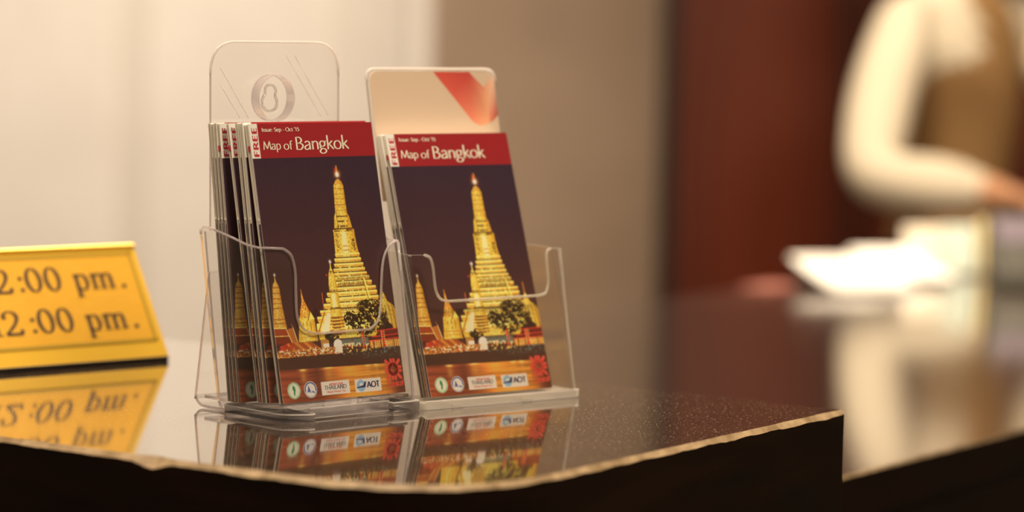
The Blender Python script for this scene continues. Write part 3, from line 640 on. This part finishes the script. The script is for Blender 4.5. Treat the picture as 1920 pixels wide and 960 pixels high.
def ring_tube(name, cx, cz, r0, r1, f0, f1, m, parent, n=40):
    v, f = [], []
    for i in range(n):
        a = 2*math.pi*i/n
        for r, fr in ((r1, f0), (r1, f1), (r0, f1), (r0, f0)): v.append(hpt(cx+r*math.cos(a), cz+r*math.sin(a), fr))
    for i in range(n):
        j = (i+1) % n
        for k in range(4): f.append([i*4+k, j*4+k, j*4+(k+1) % 4, i*4+(k+1) % 4])
    me = mesh(name, v, f); fixn(me); return obj(name, me, parent, m)
bs = ring_tube('hanging_boss', -4, 228.5, 16.5, 17.5, .2, 8.5, M['edge'], hp); bs['label'] = 'round clear hanging boss'
key = [(-4+x, 228.5+z) for x, z in smooth2([(-2.5, 9.5), (2.8, 9), (5.6, 5.2), (4.6, 1.6), (6.4, -2.6), (5, -8), (-1.5, -9.8), (-7, -6.5), (-7.4, -1), (-5, 3), (-4.6, 7)])]
tube('keyhole_rim', [hpt(a, b, .9) for a, b in key], .0010, M['block'], bs, 6, True)
for a, b in (((-50.5, 250.6), (-24, 213.3)), ((-50.5, 238), (-32.2, 213.4)), ((11.8, 259.8), (45.9, 214.2)), ((20.2, 259.8), (53, 214.7))):
    tube('moulded_line', [hpt(*a, .15), hpt(*b, .15)], .00028, M['edge'], hp, 5)
# base: pocket floor on two feet with a raised rail between them
def blk(name, x0, x1, d0, d1, z0, z1, m, parent, bev=1.2): return box(name, x0/1e3, x1/1e3, d0/1e3, d1/1e3, z0/1e3, z1/1e3, m, parent, bev/1e3)
pf = [(-2, 9.2), (64, 4.2), (64, 6.4), (-2, 11.6)]
sheet('pocket_floor', pf, lambda d, z, w_: mm(-60+w_, d, z), 120, [M['block'], M['block']], h1)
fo = poly_round([(-63, 64), (-63, -4), (-46, -14), (-40, -14), (-40, 64)], [3, 14, 8, 2, 3])
v_, f_, n_ = prism('foot', [(a/1e3, b/1e3) for a, b in fo], 0, .0060, None, bev=.0012); obj('foot', mesh('foot', v_, f_), h1, M['block'])
blk('foot', 36, 63, -12, 30, 0, 7.2, M['block'], h1, 1.4)
tube('foot_edge_highlight', [mm(a, b, 5.4) for a, b in fo], .0005, M['rim'], h1, 5, True)  # pale tubes laid as painted highlights on the feet
tube('foot_edge_highlight', [mm(37, 29, 7.3), mm(37, -11.4, 7.3), mm(62, -11.4, 7.3), mm(62.4, 29, 7.3)], .0006, M['rim'], h1, 5)
tube('rail_edge_highlight', [mm(-40, -7.2, 8.6), mm(36, -7.2, 8.6)], .0006, M['rim'], h1, 5)  # pale tubes drawn as highlights along the front rail
tube('rail_edge_highlight', [mm(-40, -7.4, 1.4), mm(36, -7.4, 1.4)], .0005, M['rim'], h1, 5)
blk('front_rail', -40, 36, -7.5, -4.5, 1, 8.8, M['block'], h1, .8)
cross = [(84, 101), (97.2, 14), (97.8, 8), (95, 4), (88, 1.6), (64, 1.6)]
cl = [Vector(a) for a in smooth2(cross, 4)]; L_, R_ = [], []
for i, a in enumerate(cl):
    t = (cl[min(i+1, len(cl)-1)]-cl[max(i-1, 0)]).normalized(); nn = Vector((-t.y, t.x))*1.0; L_.append(tuple(a+nn)); R_.append(tuple(a-nn))
ov = L_ + R_[::-1]; m_ = len(cl)
V_ = [mm(-62, a, b) for a, b in ov] + [mm(62, a, b) for a, b in ov]; N_ = len(ov)
Fq = []; mi_ = []
for i in range(m_-1):
    q = [i, i+1, N_-2-i, N_-1-i]; Fq += [q, [N_+k for k in reversed(q)]]; mi_ += [1, 1]
for i in range(N_): Fq.append([i, (i+1) % N_, N_+(i+1) % N_, N_+i]); mi_.append(0)
me = mesh('rear_stand', V_, Fq, mi_); fixn(me); obj('rear_stand', me, h1, SA)
for sx in (-61.6, 61.6): tube('stand_edge', [mm(sx, a.x, a.y) for a in cl], .0009, M['edge'], h1, 6)
blk('support_tab', -60, -40, 66, 90, 7, 9.4, M['block'], h1, .5)

# right holder
h2 = empty('brochure_holder', (F2[0], F2[1], TZ), (0, 0, F2[2]), 'wider clear acrylic brochure holder with a printed header card, right of the pair', 'brochure holder')
fp2 = tilted(-6.3, 2.5, 11.3)
def sz(z): return (z-2.5)/math.cos(math.radians(11.3))
o_ = [(-70, 0), (77, 0), (77, sz(113.5)), (66, sz(113.5))] + smooth2([(63, sz(112.6)), (61.4, sz(109)), (61, sz(100)), (60.4, sz(88)), (57, sz(80.6)), (50, sz(78.6))]) + smooth2([(-38, sz(78.2)), (-46, sz(80.4)), (-49.6, sz(88)), (-50, sz(104)), (-52, sz(111)), (-57, sz(113.2))]) + [(-70, sz(113.5))]
sheet('front_panel', o_, fp2, 2.6, SB, h2, lambda a, b: -69.5 < a < 76.5 and b > 5)
rim = o_[3:-1]
tube('scoop_rim', [fp2(a, b, 1.3) for a, b in rim], .0011, M['edge2'], h2, 6)
bd = lambda x, z, w_: mm(x, 37.6+.2126*z+w_, z)
for sx in (-1, 1):
    sheet('side_panel', poly_round([(-6, 2), (38, 2), (61, 113), (59, 114.2), (16.4, 113.6)], [0, 2, 0, 2, 1.5]), lambda d, z, w_, sx=sx: mm(sx*(74.8+w_)+(7 if sx < 0 else 0), d, z), 2.4, SB, h2, lambda d, z: z > 112)
    if sx > 0: tube('corner_rib', [mm(76 if sx > 0 else -69, -6.6+(z-2.5)*.2, z) for z in (2, 40, 80, 113.4)], .0013, M['edge2'], h2)
bo = poly_round([(-67.6, 2), (74.6, 2), (74.6, 114), (67.5, 116), (67.5, 250), (-58, 250), (-58, 116), (-67.6, 114)], [0, 0, 2, 2, 9, 9, 2, 2])
bk = sheet('back_panel', bo, bd, 2.6, SB, h2)
tube('header_rim', [bd(a, b, 1.3) for a, b in bo if b > 118], .0014, M['rim'], bk, 6)
blk('pocket_floor', -67.5, 74.5, -3, 38, 2.6, 5.0, M['block2'], h2, .6)
blk('front_rail', -71, 78, -10, -6.2, 0, 6.6, M['block2'], h2, 1.2)
for z in (.6, 6.2): tube('rail_edge_highlight', [mm(-70, -10, z), mm(77, -10, z)], .0007, M['rim'], h2, 5)  # pale lines as painted highlights on this rail
for x in (-42, 26): blk('foot', x-5, x+5, -11.2, 6, 0, 3.2, M['block2'], h2, .6)
for sx in (-1, 1): blk('side_rail', *((74.8, 78.4) if sx > 0 else (-71.4, -67.8)), -9, 44, 0, 5.5, M['block2'], h2, 1)

# maps in the holders
RANK = ['foremost', 'second', 'third', 'fourth', 'fifth', 'sixth', 'seventh', 'hindmost']
bot = [0, 14.5, 20.2, 24.2, 45, 48.6, 52.2, 55.8]; top = [44.3, 49.8, 55.3, 64.5, 73.5, 76.6, 79.7, 82.8]; TH = [5.0, 5.0, 3.1, 3.1, 2.8, 2.8, 2.8, 2.8]
for i in range(8):
    tl = math.degrees(math.atan((top[i]-bot[i])/196.4))
    lab = 'foremost city map in left holder, whole cover with golden night temple showing' if i == 0 else ('hindmost city map in left holder, against its header' if i == 7 else RANK[i]+' city map from the front in the left holder, mostly its folded edge showing')
    brochure(F1, bot[i], 12.6-bot[i]*.073-(.6 if i in (4, 6) else 0)+(.5 if i == 3 else 0), tl, TH[i], lab, 'city maps in the left holder', i in (0, 3, 4), [0, -.8, -1, -1.9, -3.2, -3.8, -4.1, -4.3][i])
for i in range(3):
    lab = ['foremost city map in right holder, whole cover with golden night temple showing', 'middle one of three city maps in right holder, only its white folded edge showing', 'rear one of three city maps in right holder, standing slightly lower'][i]
    brochure(F2, [0, 4.7, 9.4][i], [7.7, 7.3, 6.6][i], 18.22, 4.1, lab, 'city maps in the right holder', i == 0, [0, -.8, .3][i])

# printed card in the header of the right holder
cd_ = empty('header_card', (F2[0], F2[1], TZ), (0, 0, F2[2]), 'cream card with a red and orange ribbon V in the right holder header', 'card')
M['card'] = mat('cream_card', (.74, .58, .45), .5, spec=.3)
co_ = poly_round([(-56.2, 150), (65.6, 150), (65.6, 248.4), (-56.2, 248.4)], [0, 0, 8, 8])
cf = lambda x, z, w_: mm(x, 37.6+.2126*z-.3-w_, z)
sheet('card_sheet', co_, cf, .5, [M['card'], M['card']], cd_)
def vprint(name, pts, cols, parent, lift):
    me = mesh(name, [cf(a, b, .5+lift) for a, b in pts], [list(range(len(pts)))])
    at = me.color_attributes.new('print', 'FLOAT_COLOR', 'POINT')
    at.data.foreach_set('color', np.concatenate([np.array([alb(*c) for c in cols]), np.ones((len(cols), 1))], 1).astype(np.float32).ravel())
    m = mat(name, (1, 1, 1), .45, spec=.3); a = nd(m, 'ShaderNodeVertexColor'); a.layer_name = 'print'; ln(m, a.outputs[0], bsdf(m).inputs['Base Color'])
    return obj(name, me, parent, m)
RD, OR, DR = (190, 66, 46), (226, 138, 88), (150, 56, 42)
vprint('ribbon_arm', [(5.5, 248), (41, 248), (53.5, 236), (57, 228), (59, 216), (56, 209), (50, 206.3), (45.6, 206.6), (41.4, 208.4), (38.2, 210.8), (22.2, 229.4)], [RD, (176, 56, 42), (200, 86, 58), OR, OR, OR, OR, (220, 126, 80), (214, 116, 74), (210, 108, 70), (196, 76, 52)], cd_, .12)
vprint('ribbon_arm', [(53.5, 236), (65.4, 246), (65.4, 214.5), (59, 209.6), (54, 208), (56, 222)], [(206, 120, 80), (222, 160, 116), DR, (196, 90, 60), OR, OR], cd_, .18)

# ------------------------------------------------------------------ gold desk sign
sg = empty('desk_sign', (-.28261, 2.47536, TZ), (0, 0, math.radians(42)), 'gold tent-shaped desk sign with dark lettering of two pm times', 'sign')
pl = obj('front_plate', box_mesh('front_plate', -.235, 0, 0, .003, 0, .1055, .0006), sg, M['goldrim']); pl.location = (0, 0, .004); pl.rotation_euler = (-math.radians(31), 0, 0)
obj('inner_plate', box_mesh('inner_plate', -.2275, -.0075, -.0003, .001, .0162, .0960), pl, M['gold'])
bm_ = bmesh.new()
for a in ((-.229, -.0062, .0148, .0176), (-.229, -.0062, .0944, .0972), (-.0094, -.0062, .0148, .0972), (-.229, -.2258, .0148, .0972)):
    t_ = box_mesh('t', a[0], a[1], -.0006, .0008, a[2], a[3]); bm_.from_mesh(t_); bpy.data.meshes.remove(t_)
me = bpy.data.meshes.new('border_line'); bm_.to_mesh(me); bm_.free(); obj('border_line', me, pl, M['olive'])
bkp = obj('back_plate', box_mesh('back_plate', -.235, 0, -.003, 0, 0, .1055, .0006), sg, M['goldrim']); bkp.location = (0, .1075, .004); bkp.rotation_euler = (math.radians(31), 0, 0)
obj('base_strip', box_mesh('base_strip', -.234, -.001, -.001, .1075, 0, .0045, .0005), sg, M['black'])
def dot(cx, cy, r): return ('d', tuple(arc(cx, cy, r, r, 0, 342, 19)))
G2 = {
 '0': [('a', tuple(arc(.29, .5, .235, .465, 0, 360, 32)))],
 '2': [S((.07, .70), (.10, .86), (.24, .965), (.40, .90), (.46, .73), (.40, .52), (.24, .28), (.05, .06)), ('b', ((.05, .05), (.50, .05))), Lp((.49, .03), (.55, .22)), dot(.10, .72, .055)],
 '1': [Lp((.25, .02), (.25, .98)), ('h', ((.10, .015), (.42, .015))), Lp((.10, .86), (.26, .98))],
 'p': [Lp((.12, -.28), (.12, .62)), ('h', ((.0, -.28), (.26, -.28))), Lp((.0, .57), (.13, .63)), S((.12, .48), (.24, .61), (.40, .58), (.50, .32), (.42, .06), (.28, .0), (.12, .1))],
 'm': [Lp((.12, .02), (.12, .62)), Lp((.0, .57), (.13, .63)), S((.12, .46), (.26, .62), (.38, .58), (.42, .42), (.42, .02)), S((.42, .46), (.56, .62), (.68, .58), (.72, .42), (.72, .02)), ('h', ((.0, .015), (.24, .015))), ('h', ((.31, .015), (.53, .015))), ('h', ((.61, .015), (.84, .015)))],
 ':': [dot(.1, .12, .075), dot(.1, .58, .075)], '.': [dot(.1, .07, .085)]}
def serif(ch, x0, x1, base, h):
    """one serif letter fitted between x0 and x1 (mm on the plate)"""
    ext = {'0': (.0, .58), '2': (.03, .55), '1': (.08, .44), 'p': (0, .54), 'm': (0, .84), ':': (.02, .18), '.': (.02, .18)}[ch]
    sx = (x1-x0)/(ext[1]-ext[0]); v, f = [], []
    for k, p in G2[ch]:
        if k == 's': p = [tuple(a) for a in catmull(p, 7)]
        q = [(x0+(a-ext[0])*sx, base+b*h) for a, b in p]
        if k == 'd': b_ = len(v); v += [Vector(a) for a in q]; f.append(list(range(b_, b_+len(q)))); continue
        wf = (lambda t: h*.10) if k == 'b' else ((lambda t: h*.035) if k == 'h' else (lambda t: h*(.045+.125*abs(t.y)**1.5)))
        if k in ('l', 'b', 'h'):
            for i in range(len(q)-1): ribbon(q[i:i+2], wf, v, f)
        else: ribbon(q, wf, v, f)
    return [a/1e3 for a in v], f, lambda a, b: (a, b)
tail = [(':', -123, -118.6), ('0', -116, -100.8), ('0', -97.6, -82.8), ('p', -70, -56.4), ('m', -53.6, -30.6), ('.', -24.6, -20.4)]
put_text('time_text', [serif(c, a, b, 64.8, 22.0) for c, a, b in [('2', -145.5, -130.6)] + tail], M['ink'], pl, -.0007)
put_text('time_text', [serif(c, a, b, 27.8, 22.0) for c, a, b in [('1', -160.5, -150.5), ('2', -148.4, -132)] + tail], M['ink'], pl, -.0007)
# ------------------------------------------------------------------ things on the desk
def slab(name, cx, cy, z, sx, sy, sz_, rz, m, parent=None, tilt=0, bev=.0008):
    o = obj(name, box_mesh(name, -sx/2, sx/2, -sy/2, sy/2, 0, sz_, bev, 1), parent, m)
    o.location = (cx, cy, z); o.rotation_euler = (tilt, 0, rz); return o
M['wpaper'] = mat('bright_white_paper', (.93, .92, .90), .6, spec=.2)
def wedge(name, prof, x0, x1, m, parent, loc=(0, 0, 0)):
    n = len(prof); v = [(x0, a, b) for a, b in prof] + [(x1, a, b) for a, b in prof]
    f = [list(range(n)), list(range(2*n-1, n-1, -1))] + [[i, n+i, n+(i+1) % n, (i+1) % n] for i in range(n)]
    me = mesh(name, v, f); fixn(me); return obj(name, me, parent, m)
def paper_sheets(cx, cy, sx, sy, rise, rz, label, n=3):
    """loose sheets whose far side curls up from the desk"""
    p = empty('paper_sheets', (cx, cy, DZ), (0, 0, rz), label, 'paper'); rnd = random.Random(int(cx*1e4)); k = 10
    for j in range(n):
        v, f = [], []; ox, oy = rnd.uniform(-.008, .008), rnd.uniform(-.006, .006)
        for i in range(k+1):
            t = i/k; y = -sy/2+sy*t+oy; z = .0012+j*.004+rise*t**1.25
            v += [(-sx/2+ox, y, z), (sx/2+ox, y, z), (-sx/2+ox, y, z+.0018), (sx/2+ox, y, z+.0018)]
        for i in range(k):
            a, b = 4*i, 4*i+4; f += [[a, a+1, b+1, b], [a+2, b+2, b+3, a+3], [a, b, b+2, a+2], [a+1, a+3, b+3, b+1]]
        f += [[0, 2, 3, 1], [4*k, 4*k+1, 4*k+3, 4*k+2]]
        me = mesh('sheet', v, f); fixn(me); obj('sheet', me, p, M['wpaper'])
    wedge('added_dark_underside', [(-sy/2+.004, 0), (sy/2-.004, 0), (sy/2-.004, rise*.9), (0, rise*.40)], -sx/2+.004, sx/2-.004, M['front'], p)  # added dark wedge, keeps the sheets' reflection in the desk dark
paper_sheets(.492, 4.335, .125, .19, .026, .22, 'bright white paper sheets on the desk, nearest to its left end')
paper_sheets(.578, 4.47, .10, .17, .030, .30, 'second set of white sheets between the bright ones and the coloured leaflets')
slab('paper_folder', .372, 4.30, DZ, .09, .05, .004, .99, mat('dull_pink_folder', (.40, .16, .13), .5)).name = 'paper_folder'
prop(bpy.data.objects['paper_folder'], 'flat dull pink folder left of the white paper piles', 'folder')
def leaflet(cx, cy, rz, tilt, col, label, sx=.07, h=.085):
    e = empty('leaflet_block', (cx, cy, DZ+.002), (-tilt, 0, rz), label, 'leaflet')
    slab('leaflet_body', 0, 0, 0, sx, .014, h, 0, M['wpaper'], e); c = slab('leaflet_cover', 0, -.008, .002, sx*.97, .0016, h*.96, 0, col, e); return e
leaflet(.640, 4.60, .1, .25, mat('ivory_print', (.85, .78, .66), .5), 'ivory leaflet block leaning behind the white papers', .075, .07)
leaflet(.682, 4.56, .1, .22, mat('pale_teal_print', (.62, .74, .68), .5), 'pale teal leaflet block between the ivory and yellow ones', .05, .075)
leaflet(.738, 4.58, .1, .22, mat('yellow_print', (.85, .68, .22), .5), 'yellow leaflet block beside the dark terminal', .045, .085)
tm = empty('card_terminal', (.745, 4.37, DZ), (0, 0, .12), 'dark grey payment terminal with a dim screen at the desk edge by the person', 'terminal')
dgm = mat('dark_grey_plastic', (.045, .043, .034), .45)
wedge('body', poly_round([(-.03, 0), (.05, 0), (.055, .10), (.035, .108), (-.022, .02)], .004, 3), -.042, .042, dgm, tm)
sl = Vector((.035+.022, .108-.02)).normalized()
def on_slope(name, s0, s1, x0, x1, m):
    a = Vector((-.022, .02))+sl*s0; b = Vector((-.022, .02))+sl*s1; nn = Vector((-sl.y, sl.x))*.0012
    v = [(x0, a.x, a.y), (x1, a.x, a.y), (x1, b.x, b.y), (x0, b.x, b.y)]; v += [(p[0], p[1]+nn.x, p[2]+nn.y) for p in v]
    me = mesh(name, v, [[0, 1, 2, 3], [7, 6, 5, 4], [0, 4, 5, 1], [1, 5, 6, 2], [2, 6, 7, 3], [3, 7, 4, 0]]); fixn(me); obj(name, me, tm, m)
on_slope('screen', .056, .098, -.034, .034, mat('dim_lavender_screen', (.20, .17, .22), .25))
km = mat('grey_key', (.10, .095, .085), .5)
for i in range(4):
    for j in range(3): on_slope('key', .006+i*.012, .015+i*.012, -.031+j*.022, -.013+j*.022, km)

# ------------------------------------------------------------------ person behind the desk
def person():
    P, Rr, T, E, ix = [], [], [], [], {}
    PV = Vector((.672, 5.18)); ca, sa = math.cos(.70), math.sin(.70)
    def turn(c): dx, dy = c[0]-PV.x, c[1]-PV.y; return (PV.x+ca*dx-sa*dy, PV.y+sa*dx+ca*dy, c[2])
    def a(name, co, r, tag, par=None):
        if not (len(name) > 1 and name[1:2] == 'r' and name[0] in 'kft' and name[2:].isdigit()) and name not in ('umr', 'elr', 'fmr', 'cur', 'wrr', 'par', 'thr', 'ttr'): co = turn(co)
        ix[name] = len(P); P.append(co); Rr.append(r); T.append(tag)
        if par: E.append((ix[par], ix[name]))
    a('pelvis', (.84, 5.22, .93), .118, 'leg'); a('waist', (.835, 5.215, 1.07), .098, 'vest', 'pelvis'); a('chest', (.83, 5.20, 1.24), .125, 'vest', 'waist'); a('top', (.825, 5.20, 1.36), .10, 'vest', 'chest')
    a('neck', (.82, 5.185, 1.45), .046, 'skin', 'top'); a('jaw', (.82, 5.16, 1.525), .062, 'skin', 'neck'); a('head', (.82, 5.165, 1.60), .084, 'skin', 'jaw'); a('crown', (.82, 5.175, 1.66), .062, 'skin', 'head')
    a('nose', (.815, 5.075, 1.575), .010, 'skin', 'head')
    for s, sh, um, el_, fm, cu, wr, pa, hd_ in (
        ('r', (.672, 5.18, 1.385), (.618, 5.09, 1.245), (.592, 4.995, 1.118), (.672, 4.95, 1.116), (.738, 4.921, 1.113), (.762, 4.910, 1.112), (.806, 4.892, 1.106), (1, -.42)),
        ('l', (.975, 5.18, 1.385), (1.045, 5.10, 1.25), (1.075, 5.02, 1.12), (1.015, 4.96, 1.10), (.955, 4.91, 1.085), (.94, 4.90, 1.083), (.905, 4.875, 1.075), (-1, -.6))):
        a('sh'+s, sh, .066, 'sleeve', 'top'); a('um'+s, um, .062, 'sleeve', 'sh'+s); a('el'+s, el_, .058, 'sleeve', 'um'+s); a('fm'+s, fm, .055, 'sleeve', 'el'+s); a('cu'+s, cu, .048, 'sleeve', 'fm'+s)
        a('wr'+s, wr, .030, 'skin', 'cu'+s); a('pa'+s, pa, .034, 'skin', 'wr'+s)
        d = Vector((hd_[0], hd_[1], -.12)).normalized(); side = d.cross(Vector((0, 0, 1))).normalized()
        for k, (o, l) in enumerate(((-.026, .030), (-.009, .036), (.009, .034), (.025, .027))):
            b = Vector(pa)+d*.022+side*o
            a(f'k{s}{k}', tuple(b), .0095, 'skin', 'pa'+s); a(f'f{s}{k}', tuple(b+d*l+Vector((0, 0, -.006))), .0085, 'skin', f'k{s}{k}'); a(f't{s}{k}', tuple(b+d*l*1.6+Vector((0, 0, -.022))), .0072, 'skin', f'f{s}{k}')
        th_ = Vector(wr).lerp(Vector(pa), .6) + (side if s == 'l' else -side)*.03*(1 if s == 'l' else 1)
        a('th'+s, tuple(th_+Vector((0, 0, .004))), .010, 'skin', 'pa'+s); a('tt'+s, tuple(th_+d*.04+Vector((0, 0, -.008))), .0085, 'skin', 'th'+s)
    for s, x in (('r', .76), ('l', .92)):
        a('hip'+s, (x, 5.22, .86), .085, 'leg', 'pelvis'); a('kn'+s, (x, 5.215, .48), .058, 'leg', 'hip'+s); a('an'+s, (x, 5.235, .10), .038, 'leg', 'kn'+s); a('to'+s, (x, 5.12, .04), .035, 'shoe', 'an'+s)
    me = bpy.data.meshes.new('body'); me.from_pydata(P, E, []); me.update()
    o = bpy.data.objects.new('tmp_body', me); COL.objects.link(o)
    sk = o.modifiers.new('skin', 'SKIN'); sk.use_smooth_shade = True; sk.branch_smoothing = .3
    for i, d in enumerate(me.skin_vertices[0].data): d.radius = (Rr[i]*(1.22 if T[i] == 'vest' and P[i][2] > 1.2 else 1), Rr[i]*(.85 if T[i] == 'vest' else 1)); d.use_root = (i == 0)
    ss = o.modifiers.new('sub', 'SUBSURF'); ss.levels = 2; ss.render_levels = 2
    dg = bpy.context.evaluated_depsgraph_get(); me2 = bpy.data.meshes.new_from_object(o.evaluated_get(dg)); bpy.data.objects.remove(o)
    me2.materials.clear()
    mats = {'sleeve': mat('cream_sleeve_cloth', (.86, .78, .64), .85, spec=.15), 'vest': mat('tan_brown_cloth', (.42, .25, .11), .85, spec=.15), 'skin': mat('skin', (.70, .36, .21), .55, spec=.3), 'leg': mat('dark_brown_trousers', (.05, .03, .02), .85), 'shoe': mat('black_shoe', (.01, .01, .01), .4)}
    order = list(mats); 
    for k in order: me2.materials.append(mats[k])
    Pn = np.array(P); 
    # nearest skeleton segment decides the cloth
    seg = [(Vector(P[i]), Vector(P[j]), Rr[i], Rr[j], T[j], T[i]) for i, j in E]
    for p in me2.polygons:
        c = p.center; best = None
        for A, B, r0, r1, tb, ta in seg:
            d = B-A; t = max(0, min(1, (c-A).dot(d)/d.length_squared)); dist = (c-(A+d*t)).length-(r0+(r1-r0)*t)
            if best is None or dist < best[0]: best = (dist, tb if t > .45 else ta)
        p.material_index = order.index(best[1]); p.use_smooth = True
    root = empty('person', (.76, 5.3, 0), label='person in cream sleeves and a tan vest behind the desk, forearms folded toward it', cat='person')
    for v in me2.vertices: v.co -= Vector((.76, 5.3, 0))
    me2.name = 'body'; obj('body', me2, root)
    def ellip(name, c, r, m, cut=None, par=root):
        bm = bmesh.new(); bmesh.ops.create_uvsphere(bm, u_segments=20, v_segments=14, radius=1)
        for v in bm.verts: v.co = Vector((c[0]-.84+v.co.x*r[0], c[1]-5.2+v.co.y*r[1], c[2]+v.co.z*r[2]))
        if cut: bmesh.ops.delete(bm, geom=[v for v in bm.verts if cut(v.co)], context='VERTS')
        for v in bm.verts: v.co = Vector(turn(v.co+Vector((.84, 5.2, 0))))-Vector((.76, 5.3, 0))
        q = bpy.data.meshes.new(name); bm.to_mesh(q); bm.free(); q.polygons.foreach_set('use_smooth', [True]*len(q.polygons)); return obj(name, q, par, m)
    ellip('hair', (.82, 5.195, 1.615), (.092, .095, .105), mat('dark_hair', (.015, .01, .008), .5), lambda c: c.y < -.035 and c.z < 1.655)
    for x in (.79, .848): ellip('eye', (x, 5.088, 1.60), (.012, .008, .007), mat('eye', (.03, .02, .015), .2))
    ellip('mouth', (.818, 5.098, 1.535), (.022, .008, .006), mat('lips', (.45, .14, .12), .5))
    for x in (.732, .908): ellip('ear', (x, 5.18, 1.59), (.01, .018, .03), mats['skin'])
person()
